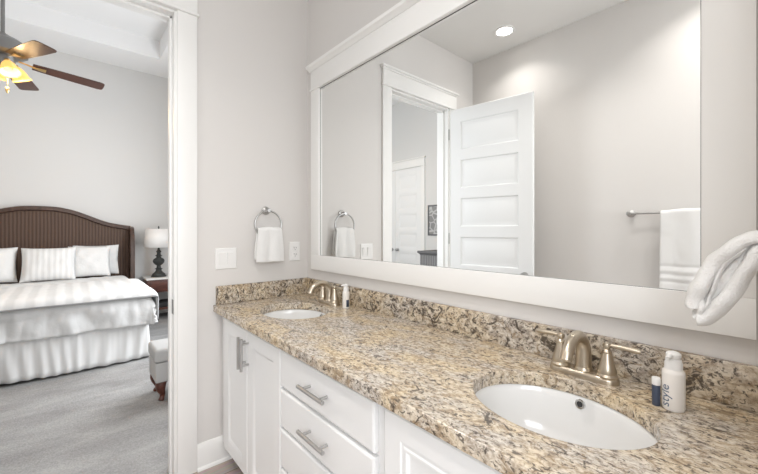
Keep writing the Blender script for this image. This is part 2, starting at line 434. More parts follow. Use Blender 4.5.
# doorway jamb, casing and crown header
b = NB()
bx(b, OX1-.018, OX1, AW-.002, AW+.122, 0, OZ, .002); bx(b, OX0, OX0+.018, AW-.002, AW+.122, 0, OZ, .002)
bx(b, OX0+.018, OX1-.018, AW-.002, AW+.122, OZ-.018, OZ, .002)
bx(b, OX1-.03, OX1-.018, AW+.045, AW+.085, 0, OZ-.018, .002); bx(b, OX0+.018, OX0+.03, AW+.045, AW+.085, 0, OZ-.018, .002)
bx(b, OX0+.018, OX1-.018, AW+.045, AW+.085, OZ-.03, OZ-.018, .002)
struct('trim_1', b, 'trim')
def header(bm, c0, c1, face, z, axis, sgn):
    """bead, fascia, cap; c0..c1 along the wall, standing out from plane 'face' in direction sgn"""
    def box(a, e, d, z0, z1, bev):
        lo, hi = sorted((face, face+sgn*d))
        if axis == 'x': bx(bm, a, e, lo, hi, z0, z1, bev)
        else: bx(bm, lo, hi, a, e, z0, z1, bev)
    box(c0-.008, c1+.008, .030, z, z+.014, .005)
    box(c0, c1, .022, z+.014, z+.128, .001)
    box(c0-.008, c1+.008, .031, z+.128, z+.140, .004)
    box(c0-.018, c1+.018, .042, z+.140, z+.158, .004)
def casing(name, sgn, face):
    b = NB(); lo, hi = sorted((face, face+sgn*.019))
    bx(b, OX1-.006, OX1+.088, lo, hi, 0, OZ-.006, .003); bx(b, OX0-.088, OX0+.006, lo, hi, 0, OZ-.006, .003)
    header(b, OX0-.088, OX1+.088, face, OZ-.006, 'x', sgn)
    return struct(name, b, 'trim')
casing('trim_2', -1, AW); casing('trim_3', 1, AW+.12)

def baseboard(name, axis, a, e, face, sgn):
    b = NB(); H, T = .138, .015
    prof = [(0, 0), (T, 0), (T, H-.022), (T-.004, H-.012), (T-.006, H-.004), (T-.010, H), (0, H)]
    shoe = [(T, 0), (T+.012, 0), (T+.009, .010), (T, .016)]
    for pr in (prof, shoe):
        poly = [(face+sgn*u, v) for u, v in pr]
        if axis == 'x': prism(b, poly, 'x', a, e)
        else: prism(b, poly, 'y', a, e)
    return struct(name, b, 'trim', smooth=25)
baseboard('baseboard_back', 'x', OX1+.088, .70, AW, -1)
baseboard('baseboard_left', 'y', -2.6, AW, CW, 1)
baseboard('baseboard_bedroom_far', 'x', LX, RX_, FARY, -1)
baseboard('baseboard_bedroom_left', 'y', AW+.12, 4.07, LX, 1)
baseboard('baseboard_bedroom_right', 'y', AW+.12, FARY, RX_, -1)
# strike plate on the jamb
b = NB(); bx(b, OX1-.0200, OX1-.0175, AW+.010, AW+.044, .850, .925, .0008)
sp = obj('strike_plate', b, 'fanmetal'); tag(sp, 'small steel strike plate on the white doorway jamb', 'strike plate')

# bathroom door, six panels, opened about 100 degrees (seen in the mirror)
door = bpy.data.objects.new('door_1', None); COL.objects.link(door); door['kind'] = 'structure'
DWID, DH = .752, 2.395
door.location = (OX0+.004, AW-.004, .012); door.rotation_euler = (0, 0, math.atan2(-.747, -.125))
holes = []; ph = .258; z = .252
for i in range(6):
    holes.append((.115, DWID-.115, z, z+ph)); z += ph+.095
b = panel_slab(NB(), DWID, DH, .035, holes, [(.010, .009), (.026, .010), (.046, .004)])
# local: x along the leaf from the hinge, y thickness; visible face must look towards +x of the room
xf(b, TR((0, -.035, 0)))
obj('leaf', b, 'door', door, world=False)
for zz in (.22, 1.2, 2.17):
    b = NB(); lathe(b, [(.006, -.05), (.006, .05)], (0, .004, zz), 10); bx(b, -.001, .012, .0, .003, zz-.045, zz+.045)
    obj('hinge', b, 'steel', door, world=False)
for s in (0, 1):
    b = NB(); prof = [(.030, 0), (.030, .006), (.012, .010), (.010, .028), (.022, .036), (.028, .048), (.026, .058), (.012, .064)]
    lathe(b, prof, (0, 0, 0), 24)
    xf(b, TR((DWID-.065, 0 if s else -.035, .905)) @ (RX(-PI/2) if s else RX(PI/2)))
    obj('door_knob', b, 'steel', door, world=False)

# double doors on the bedroom's left wall (seen in the mirror)
def double_door():
    d = bpy.data.objects.new('door_2', None); COL.objects.link(d); d['kind'] = 'structure'; d.location = (LX, 4.85, .012)
    y0, ym, y1 = 4.20, 4.85, 5.50
    for (a, e) in ((y0, ym), (ym, y1)):
        W = e-a-.004; hs = []; z = .252
        for i in range(6): hs.append((.10, W-.10, z, z+.258)); z += .353
        b = panel_slab(NB(), W, 2.395, .012, hs, [(.010, .006), (.026, .007), (.046, .003)], back=False)
        xf(b, TR((.014, 0, 0)) @ Matrix.Translation((0, a+.002-4.85, 0)) @ RZ(PI/2)); obj('leaf', b, 'door', d, world=False)
    for s in (-1, 1):
        b = NB(); lathe(b, [(.028, 0), (.028, .006), (.011, .010), (.011, .03), (.024, .038), (.028, .05), (.014, .06)], (.014, s*.075, .915), 20, 'x')
        obj('door_knob', b, 'steel', d, world=False)
    b = NB()
    bx(b, LX, LX+.022, y0-.088, y0, 0, 2.42, .003); bx(b, LX, LX+.022, y1, y1+.088, 0, 2.42, .003)
    header(b, y0-.088, y1+.088, LX, 2.42, 'y', 1)
    struct('trim_4', b, 'trim')
double_door()

# ---------------------------------------------------------------- vanity cabinets
DX = .625; FX = .645; BACK = BW-.002           # door faces, face-frame plane
def bar_handle(bm, c, length, vertical):
    """bar pull standing off a face that looks towards -x; c on the face"""
    h = length/2; off = .034
    if vertical:
        tube(bm, [(c[0]-off, c[1], c[2]-h), (c[0]-off, c[1], c[2]+h)], .0068, 14)
        for s in (-1, 1): tube(bm, [(c[0]+.0005, c[1], c[2]+s*h*.66), (c[0]-off, c[1], c[2]+s*h*.66)], .005, 12)
    else:
        tube(bm, [(c[0]-off, c[1]-h, c[2]), (c[0]-off, c[1]+h, c[2])], .0068, 14)
        for s in (-1, 1): tube(bm, [(c[0]+.0005, c[1]+s*h*.66, c[2]), (c[0]-off, c[1]+s*h*.66, c[2])], .005, 12)
    return bm
def carcass(y0, y1):
    b = NB()
    bx(b, FX, FX+.019, y0, y1, .115, CB-.001, .001)
    bx(b, FX+.019, BACK, y0, y0+.018, .115, CB-.001); bx(b, FX+.019, BACK, y1-.018, y1, .115, CB-.001)
    bx(b, FX+.019, BACK, y0+.018, y1-.018, .115, .133); bx(b, BACK-.01, BACK, y0+.018, y1-.018, .133, CB-.001)
    return b
def toe(y0, y1):
    b = NB(); bx(b, .705, .72, y0, y1, 0, .115); bx(b, .72, BACK, y0, y0+.018, 0, .115); bx(b, .72, BACK, y1-.018, y1, 0, .115); return b
def cab_door(y0, y1, z0, z1, prof, rail):
    b = panel_slab(NB(), y1-y0, z1-z0, FX-DX-.001, [(rail, y1-y0-rail, rail, z1-z0-rail)], prof, back=False)
    # local x -> world -y... front (-y local) -> world -x
    return xf(b, TR((DX, y1, z0)) @ RZ(-PI/2))
SH = [(.003, .001), (.013, .008), (.016, .008)]
RB = [(.004, .004), (.010, .004), (.014, .001), (.020, .001), (.027, .009), (.030, .009)]
def sink_base(label, y0, y1, doors, prof, rail, hand):
    t = thing('vanity_cabinet', label, 'cabinet', ((FX+BACK)/2, (y0+y1)/2, 0))
    obj('body', carcass(y0, y1), 'cab', t); obj('toe_kick', toe(y0, y1), 'gap', t)
    for (a, e), hy in zip(doors, hand):
        d = obj('door', cab_door(a, e, .128, .818, prof, rail), 'cab', t)
        obj('handle', bar_handle(NB(), (DX, hy, .716), .148, True), 'pull', d)
    return t
sink_base('white vanity cabinet under the far sink, with two upright bar handles side by side', 1.300, 2.066, [(1.652, 1.975), (1.3085, 1.648)], SH, .062, (1.672, 1.632))
sink_base('white vanity cabinet under the near sink, with beaded inset panel doors', -.066, .714, [(.356, .696), (.012, .351)], RB, .060, (.380, .328))
t = thing('drawer_cabinet', 'white stack of vanity drawers with horizontal bar handles, between the two sinks', 'cabinet', ((FX+BACK)/2, 1.007, 0))
obj('body', carcass(.716, 1.298), 'cab', t); obj('toe_kick', toe(.716, 1.298), 'gap', t)
zt = .818
for i, hgt in enumerate((.142, .144, .144, .236)):
    b = NB(); y0, y1 = .738, 1.3045; z1, z0 = zt, zt-hgt
    rows = [[(x, y0+i_, z0+i_), (x, y1-i_, z0+i_), (x, y1-i_, z1-i_), (x, y0+i_, z1-i_)] for x, i_ in ((FX-.001, 0), (DX+.006, 0), (DX+.002, .002), (DX, .007))]
    ring_rows(b, rows, True, True, True)
    d = obj('drawer', b, 'cab', t, smooth=20)
    obj('handle', bar_handle(NB(), (DX, 1.022, (z0+z1)/2+.004), .160, False), 'pull', d)
    zt -= hgt+.012

# ---------------------------------------------------------------- worktop and splashes
SINKS = ((.878, .364), (.878, 1.668)); SRX, SRY = .161, .200
cu = bpy.data.curves.new('slab', 'CURVE'); cu.dimensions = '2D'; cu.fill_mode = 'BOTH'
cu.extrude = (CT-CB)/2-.004; cu.bevel_depth = .004; cu.bevel_resolution = 2; cu.offset = -.004
def poly(pts):
    s = cu.splines.new('POLY'); s.points.add(len(pts)-1); s.use_cyclic_u = True
    for p, q in zip(s.points, pts): p.co = (*q, 0, 1)
poly([(.600, DW+.002), (BW-.002, DW+.002), (BW-.002, AW-.002), (.600, AW-.002)])
for cx, cy in SINKS:
    poly([(cx+SRX*math.cos(2*PI*k/72), cy-SRY*math.sin(2*PI*k/72)) for k in range(72)])
tmp = bpy.data.objects.new('slab', cu); COL.objects.link(tmp)
bpy.context.view_layer.update()
me = bpy.data.meshes.new_from_object(tmp.evaluated_get(bpy.context.evaluated_depsgraph_get()))
bpy.data.objects.remove(tmp)
b = NB(); b.from_mesh(me); bmesh.ops.translate(b, verts=b.verts, vec=(0, 0, (CT+CB)/2))
o = obj('countertop', b, 'granite', smooth=30)
tag(o, 'long speckled beige granite worktop with two oval sink cut-outs', 'countertop')
def splash(label, x0, x1, y0, y1, m):
    b = NB(); bx(b, x0, x1, y0, y1, CT+.0005, .977, .003); o = obj('backsplash', b, m); tag(o, label, 'backsplash')
splash('long speckled granite backsplash strip under the framed mirror', BW-.022, BW-.001, DW+.003, AW-.001, 'granite_side')
splash('short speckled granite side splash on the wall under the light switch', .612, BW-.0225, AW-.022, AW-.001, 'granite_side')

# ---------------------------------------------------------------- sinks
def make_sink(label, loc):
    t = thing('sink', label, 'sink', loc)
    b = NB(); n = 64; rows = []
    for (f, z) in ((.16, -.160), (.55, -.154), (.80, -.138), (.94, -.10), (1.01, -.06), (1.05, -.02), (1.10, -.012), (1.10, 0), (1.03, 0), (1.015, -.004), (1.0, -.02), (.965, -.06), (.90, -.10), (.76, -.132), (.52, -.146), (.25, -.151), (.16, -.153)):
        rows.append([(SRX*f*math.cos(2*PI*k/n), SRY*f*math.sin(2*PI*k/n), z) for k in range(n)])
    ring_rows(b, rows, True, False, False)
    obj('basin', b, 'ceramic', t, world=False, smooth=50)
    b = NB(); lathe(b, [(.031, -.152), (.030, -.1485), (.022, -.149), (.020, -.150), (.006, -.149)], (0, 0, 0), 28); obj('drain', b, 'nickel', t, world=False)
    b = NB(); lathe(b, [(.0065, .002), (.0075, .004), (.0115, .0045), (.0130, .001), (.0130, -.006)], (0, 0, 0), 24, caps=False)
    m4 = TR((SRX*.992, 0, -.018)) @ RY(-PI/2+.15)
    xf(b, m4); ov = obj('overflow_ring', b, 'chrome', t, world=False)
    b = NB(); lathe(b, [(.0072, -.003), (.0072, .0028)], (0, 0, 0), 20); xf(b, m4); obj('overflow_hole', b, 'dark', ov, world=False)
    return t
s0 = make_sink('oval white undermount sink nearest the camera, beside the two toiletries', (*SINKS[0], CB-.0008))
dup(s0, (*SINKS[1], CB-.0008), 0, 'oval white undermount sink at the far end, by the towel ring')

# ---------------------------------------------------------------- faucets
def make_faucet(label, loc):
    t = thing('faucet', label, 'faucet', loc)
    b = NB(); n = 40
    def oval(f, z):  # stadium, long in y
        out = []
        for k in range(n):
            a = 2*PI*k/n; c, s = math.cos(a), math.sin(a)
            out.append((.027*f*c, .060*(1 if s > 0 else -1)*(1 if abs(s) > 1e-6 else 0)+.029*f*s, z))
        return out
    ring_rows(b, [oval(1, 0), oval(1, .010), (oval(.96, .013)), oval(.86, .017), oval(.80, .018)], True, True, True)
    obj('base_plate', b, 'nickel', t, world=False)
    b = NB()
    path = smooth_path([(.004, 0, .014), (.005, 0, .060), (.001, 0, .088), (-.016, 0, .111), (-.046, 0, .121), (-.078, 0, .115), (-.104, 0, .095), (-.119, 0, .070)], 5)
    nn = len(path); tube(b, path, [.0215-.0070*min(1, i/(nn*.55)) for i in range(nn)], 20)
    lathe(b, [(.024, .014), (.024, .020), (.021, .026)], (.004, 0, 0), 24)
    tube(b, [(.018, 0, .012), (.020, 0, .088)], .0025, 10); lathe(b, [(.002, .084), (.006, .089), (.005, .096), (.002, .099)], (.020, 0, 0), 14)
    obj('spout', b, 'nickel', t, world=False)
    for s in (-1, 1):
        b = NB()
        lathe(b, [(.0255, .014), (.0265, .020), (.0225, .026), (.0235, .031), (.0200, .042), (.0150, .062), (.0110, .080), (.0125, .083), (.0100, .088), (.0060, .092)], (0, s*.060, 0), 28)
        h = obj('valve_body', b, 'nickel', t, world=False)
        b = NB()
        lathe(b, [(.004, .090), (.0095, .094), (.0110, .100), (.0090, .106), (.004, .109)], (0, s*.060, 0), 20)
        tube(b, [(0, s*.060, .100), (.001, s*.074, .101), (.002, s*.092, .101), (.003, s*.125, .100), (.0035, s*.134, .100)], [.0050, .0050, .0062, .0072, .0055], 14)
        obj('lever', b, 'nickel', h, world=False)
    return t
FXC = 1.098
f0 = make_faucet('brushed nickel two-lever faucet behind the near sink', (FXC, .378, CT))
dup(f0, (FXC, 1.688, CT), 0, 'brushed nickel two-lever faucet behind the far sink')

# ---------------------------------------------------------------- framed mirror
t = thing('mirror', 'large wall mirror in a white frame with crown moulding above the vanity', 'mirror', (BW, 1.0, 1.041))
y0, y1, z0, z1, w = .043, 1.998, 1.039, 2.172, .093
g = BW-.008; f = BW-.022
b = NB(); bx(b, g, BW-.001, y0+.02, y1-.02, z0+.02, z1+.02); obj('mirror_glass', b, 'mirror', t, smooth=0)
b = NB()
bx(b, f, BW-.0005, y0, y1, z0, z0+w, .002); bx(b, f, BW-.0005, y0, y0+w, z0+w, z1, .002); bx(b, f, BW-.0005, y1-w, y1, z0+w, z1, .002)
obj('frame', b, 'trim', t)
b = NB()
bx(b, f-.006, BW-.0005, y0-.008, y1+.008, z1, z1+.014, .005); bx(b, f, BW-.0005, y0-.002, y1+.002, z1+.014, z1+.138, .001)
prism(b, [(BW-.0005, z1+.126), (f-.004, z1+.126), (f-.008, z1+.131), (f-.028, z1+.140), (f-.030, z1+.144), (f-.030, z1+.156), (BW-.0005, z1+.156)], 'y', y0-.022, y1+.014)
obj('crown_header', b, 'trim', t)
b = NB()
for (a, e, c, d) in ((y0+w, y1-w, z1-.003, z1), (y0+w, y1-w, z0+w, z0+w+.001), (y0+w, y0+w+.0025, z0+w, z1), (y1-w-.0015, y1-w, z0+w, z1)):
    bx(b, g-.0008, g+.001, a, e, c, d)
obj('glass_edge', b, 'dark', t, smooth=0)

# ---------------------------------------------------------------- switch and outlet on the back wall
def wall_plate(bm, cx, cz, w, h, y):
    rows = [[(cx+sx*(w/2-i), yy, cz+sz*(h/2-i)) for sx, sz in ((-1, -1), (1, -1), (1, 1), (-1, 1))] for yy, i in ((y, 0), (y-.003, 0), (y-.006, .004))]
    ring_rows(bm, rows, True, True, True); return bm
t = thing('light_switch', 'white double rocker light switch on the grey wall beside the doorway', 'switch', (.668, AW, 1.128))
obj('plate', wall_plate(NB(), .668, 1.128, .116, .118, AW-.0005), 'plastic', t, smooth=20)
for s in (-1, 1):
    b = NB(); c = .668+s*.023
    prism(b, [(AW-.005, 1.095), (AW-.009, 1.095), (AW-.0135, 1.161), (AW-.005, 1.161)], 'x', c-.0165, c+.0165)
    obj('rocker', b, 'plastic', t, smooth=20)
t = thing('outlet', 'white wall outlet between the towel ring and the mirror', 'outlet', (1.094, AW, 1.152))
obj('plate', wall_plate(NB(), 1.094, 1.152, .074, .122, AW-.0005), 'plastic', t, smooth=20)
for s in (-1, 1):
    b = NB(); bx(b, 1.078, 1.110, AW-.008, AW-.005, 1.152+s*.021-.015, 1.152+s*.021+.015, .002); rc = obj('receptacle', b, 'plastic', t)
    b = NB()
    for dx in (-.007, .007): bx(b, 1.094+dx-.0013, 1.094+dx+.0013, AW-.0085, AW-.0078, 1.152+s*.021-.001, 1.152+s*.021+.009)
    lathe(b, [(.0025, -.0005), (.0025, .0005)], (1.094, AW-.0081, 1.152+s*.021-.008), 10, 'y'); obj('slot', b, 'dark', rc)

# ---------------------------------------------------------------- towel ring on the back wall and its hand towel
def terry(bm, amp, sc_, seed):
    for v in bm.verts:
        d = noise.noise_vector(v.co*sc_+Vector((seed, seed*2, 0)))*amp; v.co += d
def towel_ring(label, loc, rotz):
    t = thing('towel_ring', label, 'towel ring', loc, rotz)      # local: wall plane y=0, room towards -y
    b = NB(); lathe(b, [(.024, 0), (.025, -.006), (.020, -.012), (.011, -.016), (.010, -.040), (.013, -.048), (.010, -.054)], (0, 0, 0), 28, 'y'); obj('wall_mount', b, 'steel', t, world=False)
    b = NB(); R = .082; tilt = .10
    pts = [(R*math.sin(a), -.045-(-R*(1-math.cos(a)))*0-.0*1 - R*(1-math.cos(a))*tilt*0, -R+R*math.cos(a)-.002) for a in [2*PI*k/48 for k in range(49)]]
    tube(b, pts, .0058, 12, caps=False); obj('ring', b, 'steel', t, world=False)
    return t
RXC, RZC = .899, 1.406
towel_ring('satin metal towel ring mounted on the grey wall beside the outlet', (RXC, AW-.0005, RZC), 0)
def drape(w_top, w_bot, zt, z_front, z_back, gap, seed, thick=.012, nx=26, folds=3, nf=18, bands=()):
    """towel hung over a bar along local x at y=0; front is -y"""
    b = NB(); rows = []
    path = []
    for k in range(15): path.append((gap, z_back+(zt-.02-z_back)*k/14))
    for k in range(1, 8): a = PI*k/8; path.append((gap*math.cos(a), zt-.02+.02*math.sin(a)))
    for k in range(nf+1):
        zz = zt-.02+(z_front-(zt-.02))*k/nf
        path.append((-gap-.006*(k/nf)-sum(d*math.exp(-((zz-c)/h)**2) for c, h, d in bands), zz))
    for (yy, zz) in path:
        f = min(1, max(0, (zt-zz)/max(.01, zt-min(z_front, z_back)))); w = w_top+(w_bot-w_top)*min(1, f*1.6)
        row = []
        for i in range(nx+1):
            u = i/nx-.5
            wob = .004*math.sin(u*folds*2*PI+seed)*(.4+f)+.003*noise.noise(Vector((u*5, zz*9, seed)))
            row.append((u*w, yy+wob*(1 if yy <= 0 else .6), zz+.004*noise.noise(Vector((u*4+seed, zz*6, 1)))-(.006*abs(u)*2 if yy > -gap*.99 else 0)))
        rows.append(row)
    ring_rows(b, rows, False)
    return b
b = drape(.146, .172, .034, -.172, -.152, .013, 2.0, folds=2)
xf(b, TR((RXC+.006, AW-.045, 1.270)))
o = obj('hand_towel', b, 'towel', mods=(('SOLIDIFY', dict(thickness=.013, offset=0)), ('SUBSURF', dict(levels=1, render_levels=2))), smooth=80)
o.location = (0, 0, 0); tag(o, 'folded white hand towel hanging in the wall ring left of the mirror', 'towel')

# towel ring on the wing wall (just outside the frame) and the folded towel swung out from it
tr = towel_ring('satin metal towel ring at the right edge, holding the foreground towel', (.965, DW+.0005, 1.405), PI)
S_, C_ = math.sin(math.atan(310/355)), math.cos(math.atan(310/355))
def at_x(px, py, X):      # a point of the plane x = X lying behind a place in the photograph
    u = (px-379)/355; v = (230.5-py)/355; q = (S_+C_*u, C_-S_*u, v); k = X/q[0]
    return Vector((X, q[1]*k, 1.286+q[2]*k))
def slab_loft(bm, pts, thick, xc, hw, wob=.0, seed=0):
    """loft a rounded slab along a path in the plane x=xc: thickness in the plane, half width hw along x"""
    P = smooth_path(pts, 6); m = len(P); rows = []
    for i, p in enumerate(P):
        tng = (P[min(i+1, m-1)]-P[max(i-1, 0)]).normalized(); nr = Vector((0, -tng.z, tng.y))
        th = thick[0]+(thick[1]-thick[0])*i/(m-1)
        e = min(1, math.sqrt(max(0, 1-(1-min(1, min(i, m-1-i)/3.0))**2))) if 1 else 1
        e = .35+.65*e
        row = []
        for k in range(28):
            a = 2*PI*k/28; c, s = math.cos(a), math.sin(a)
            cx = math.copysign(abs(c)**.45, c)*hw*(1+.05*math.sin(i*.5+seed)); sy = math.copysign(abs(s)**.8, s)*th*e
            row.append(p+Vector((cx, 0, 0))+nr*sy+Vector((0, 0, 0)))
        rows.append(row)
    ring_rows(bm, rows, True, True, True)
b = NB(); X0 = .90
A_ = [at_x(x, y, X0) for x, y in ((775, 240), (757, 238), (738, 245), (722, 258), (710, 274), (700, 291), (697, 305))]
B_ = [at_x(x, y, X0) for x, y in ((777, 243), (760, 251), (746, 270), (734, 289), (721, 304), (708, 314), (700, 315))]
slab_loft(b, A_, (.012, .0165), X0+.045, .060, seed=1)
slab_loft(b, B_, (.012, .0150), X0+.045, .058, seed=3)
C2 = [at_x(x, y, X0) for x, y in ((750, 247), (734, 256), (724, 268), (719, 280), (714, 292), (712, 300), (708, 306))]
F2 = [at_x(x, y, X0) for x, y in ((768, 244), (750, 252), (734, 270), (720, 288), (709, 302), (703, 308))]
slab_loft(b, F2, (.010, .016), X0+.062, .046, seed=2)
slab_loft(b, C2, (.005, .0055), X0+.045, .054, seed=5)
D2 = [at_x(x, y, X0) for x, y in ((712, 282), (704, 290), (706, 302), (702, 310), (697, 313))]
slab_loft(b, D2, (.006, .008), X0+.042, .056, seed=7)
terry(b, .0035, 38, 3)
o = obj('hand_towel', b, 'towel', mods=(('SUBSURF', dict(levels=1, render_levels=2)),), smooth=80)
tag(o, 'rolled white hand towel jutting in at the right edge before the mirror frame', 'towel')

# ---------------------------------------------------------------- towel bar on the opposite wall (seen in the mirror)
t = thing('towel_bar', 'straight metal towel bar on the opposite wall, seen in the mirror', 'towel bar', (CW, .45, 1.407))
b = NB(); tube(b, [(CW+.062, .735, 1.407), (CW+.062, .135, 1.407)], .008, 14); obj('bar', b, 'steel', t)
for yy in (.735, .135):
    b = NB(); lathe(b, [(.026, 0), (.026, .006), (.020, .012), (.012, .016), (.012, .05), (.017, .056), (.017, .072), (.012, .075)], (CW+.0005, yy, 1.407), 24, 'x'); obj('wall_mount', b, 'steel', t)
b = drape(.30, .305, .030, -.62, -.58, .016, 5.0, folds=2, nf=90, bands=((-.345, .010, -.004), (-.375, .008, .003), (-.40, .010, -.004), (-.425, .008, .003), (-.45, .010, -.004)))
xf(b, TR((CW+.062, .405, 1.395)) @ RZ(PI/2))
o = obj('bath_towel', b, 'towel', mods=(('SOLIDIFY', dict(thickness=.012, offset=0)), ('SUBSURF', dict(levels=1, render_levels=1))), smooth=80)
tag(o, 'white bath towel over the straight bar, seen in the mirror', 'towel')

# ---------------------------------------------------------------- toiletries
def pump_bottle(label, loc, R, H, rot):
    t = thing('pump_bottle', label, 'bottle', loc)
    b = NB(); lathe(b, [(R*.93, 0), (R, .004), (R, H*.62), (R*.97, H*.655), (R*.80, H*.69), (R*.76, H*.70)], (0, 0, 0), 36); obj('bottle', b, 'bottle', t, world=False)
    b = NB(); lathe(b, [(R*.78, H*.70), (R*.78, H*.80), (R*.70, H*.83), (R*.70, H*.86), (R*.62, H*.87)], (0, 0, 0), 36); obj('collar', b, 'plastic', t, world=False)
    b = NB(); lathe(b, [(R*.55, H*.865), (R*.55, H*.90), (R*.66, H*.91), (R*.66, H*.96), (R*.5, H*.985), (R*.2, H)], (0, 0, 0), 30)
    c = Vector((math.cos(rot), math.sin(rot), 0))
    tube(b, [c*.0+Vector((0, 0, H*.935)), c*R*1.0+Vector((0, 0, H*.935)), c*R*1.35+Vector((0, 0, H*.915))], [R*.28, R*.26, R*.2], 12)
    obj('pump_head', b, 'plastic', t, world=False)
    return t
pb = pump_bottle('cream pump bottle with blue lettering on the counter beside the near faucet', (1.050, .170, CT+.0005), .0215, .132, PI*.93)
# lettering, wrapped on the bottle, reading upwards
fc = bpy.data.curves.new('lettering', 'FONT'); fc.body = 'style'; fc.size = .027; fc.extrude = .0003
to = bpy.data.objects.new('lettering', fc); COL.objects.link(to); bpy.context.view_layer.update()
me = bpy.data.meshes.new_from_object(to.evaluated_get(bpy.context.evaluated_depsgraph_get())); bpy.data.objects.remove(to)
b = NB(); b.from_mesh(me)
bmesh.ops.subdivide_edges(b, edges=[e for e in b.edges if e.calc_length() > .004], cuts=2)
va = math.atan2(-.168, -1.054)-.75      # direction on the bottle's side a little left of the camera's
for v in b.verts:
    a = va-(-.008+v.co.y)/.0215*-1*1.0; r = .0216+v.co.z*.6+.0001
    v.co = Vector((r*math.cos(va-(v.co.y-.008)/.0215), r*math.sin(va-(v.co.y-.008)/.0215), .008+v.co.x))
obj('lettering', b, 'blue_ink', pb, world=False, smooth=0)
pb2 = pump_bottle('white pump bottle with a dark label panel beside the far faucet', (1.106, 1.533, CT+.0005), .0185, .128, PI*.8)
b = NB(); rows = []
va2 = math.atan2(-1.533, -1.106)+.55
for k in range(13):
    a = va2-.45+.9*k/12; rows.append([(.0187*math.cos(a), .0187*math.sin(a), z) for z in (.008, .045)])
ring_rows(b, rows, False); obj('label_panel', b, 'navy', pb2, world=False, mods=(('SOLIDIFY', dict(thickness=.0003)),))
t = thing('lip_balm_tube', 'small navy lip balm tube with white cap beside the cream pump bottle', 'lip balm', (1.042, .2005, CT+.0005))
b = NB(); lathe(b, [(.0080, 0), (.0084, .001), (.0084, .047), (.0078, .048)], (0, 0, 0), 24); obj('tube', b, 'navy', t, world=False)
b = NB(); lathe(b, [(.0084, .048), (.0086, .049), (.0086, .063), (.0075, .065)], (0, 0, 0), 24); obj('cap', b, 'plastic', t, world=False)

# ---------------------------------------------------------------- recessed lights
def can_light(label, x, y, power):
    t = thing('recessed_light', label, 'ceiling light', (x, y, CEIL))
    b = NB(); lathe(b, [(.085, 0), (.085, -.004), (.078, -.008), (.064, -.006), (.062, 0)], (0, 0, 0), 40, caps=False); obj('trim_ring', b, 'plastic', t, world=False)
    b = NB(); lathe(b, [(.063, -.001), (.063, -.004), (.04, -.005)], (0, 0, 0), 40); obj('lens', b, 'bulb', t, world=False)
    d = bpy.data.lights.new('lamp', 'AREA'); d.shape = 'DISK'; d.size = .12; d.spread = math.radians(120); d.energy = power; d.color = (1, .955, .91)
    o = bpy.data.objects.new('lamp', d); COL.objects.link(o); o.parent = t; o.location = (0, 0, -.012)
can_light('round recessed ceiling light near the open door, seen in the mirror', -.41, 1.56, 2.2)
can_light('round recessed ceiling light above the towel bar, out of view', -.36, .25, 4.0)
can_light('round recessed ceiling light above the vanity, out of view', .20, .85, 4.5)

# ================================================================ BEDROOM
# bed
BX0, BX1, BY0, BY1 = -1.18, .61, 4.22, 6.30
bcx = (BX0+BX1)/2
bed = thing('bed', 'king bed with a woven dark brown headboard and white ruffled skirt', 'bed', (bcx, 5.3, 0))
# headboard outline, x offset from the centre
top = [(0, 1.602), (.10, 1.600), (.20, 1.590), (.34, 1.555), (.48, 1.497), (.60, 1.442), (.72, 1.398), (.84, 1.372), (.965, 1.352)]
outl = smooth_path([(x, 0, z) for x, z in top], 5)
R_ = [(bcx+p.x, p.z) for p in outl]; L_ = [(bcx-p.x, p.z) for p in outl][::-1]
full = L_[:-1]+R_
b = NB()
rows = []
for yy in (6.325, 6.385): rows.append([(x, yy, .25) for x, z in full]+[(x, yy, z-.045) for x, z in full][::-1])
ring_rows(b, rows, True, True, True); obj('headboard_panel', b, 'weave', bed, smooth=30)
b = NB(); rows = []
for i, (x, z) in enumerate(full):
    a = full[max(i-1, 0)]; e = full[min(i+1, len(full)-1)]; tx, tz = e[0]-a[0], e[1]-a[1]; ln = math.hypot(tx, tz); nx_, nz_ = -tz/ln, tx/ln
    rows.append([(x-nx_*.06, 6.31, z-nz_*.06), (x-nx_*.05, 6.295, z-nz_*.05), (x-nx_*.01, 6.295, z-nz_*.01), (x, 6.31, z), (x, 6.39, z), (x-nx_*.06, 6.39, z-nz_*.06)])
ring_rows(b, rows, True, True, True); obj('headboard_rail', b, 'darkwood', bed, smooth=50)
for s in (-1, 1):
    b = NB(); xc = bcx+s*.972
    prism(b, [(6.13, 0), (6.39, 0), (6.39, 1.335), (6.30, 1.345), (6.22, 1.315), (6.165, 1.22), (6.135, 1.05)], 'x', xc-.026, xc+.026)
    bmesh.ops.bevel(b, geom=[e for e in b.edges], offset=.006, segments=2, affect='EDGES')
    obj('headboard_wing', b, 'darkwood', bed)
b = NB(); bx(b, BX0+.04, BX1-.04, BY0+.04, BY1-.02, .12, .40, .02); obj('box_spring', b, 'bed_white', bed)
b = NB(); bx(b, BX0+.02, BX1-.02, BY0+.03, BY1-.01, .40, .61, .06, 4); obj('mattress', b, 'bed_white', bed)
for px_ in (BX0+.1, BX1-.1):
    for py_ in (BY0+.12, BY1-.12):
        b = NB(); bx(b, px_-.03, px_+.03, py_-.03, py_+.03, .004, .12, .004); obj('bed_leg', b, 'darkwood', bed)
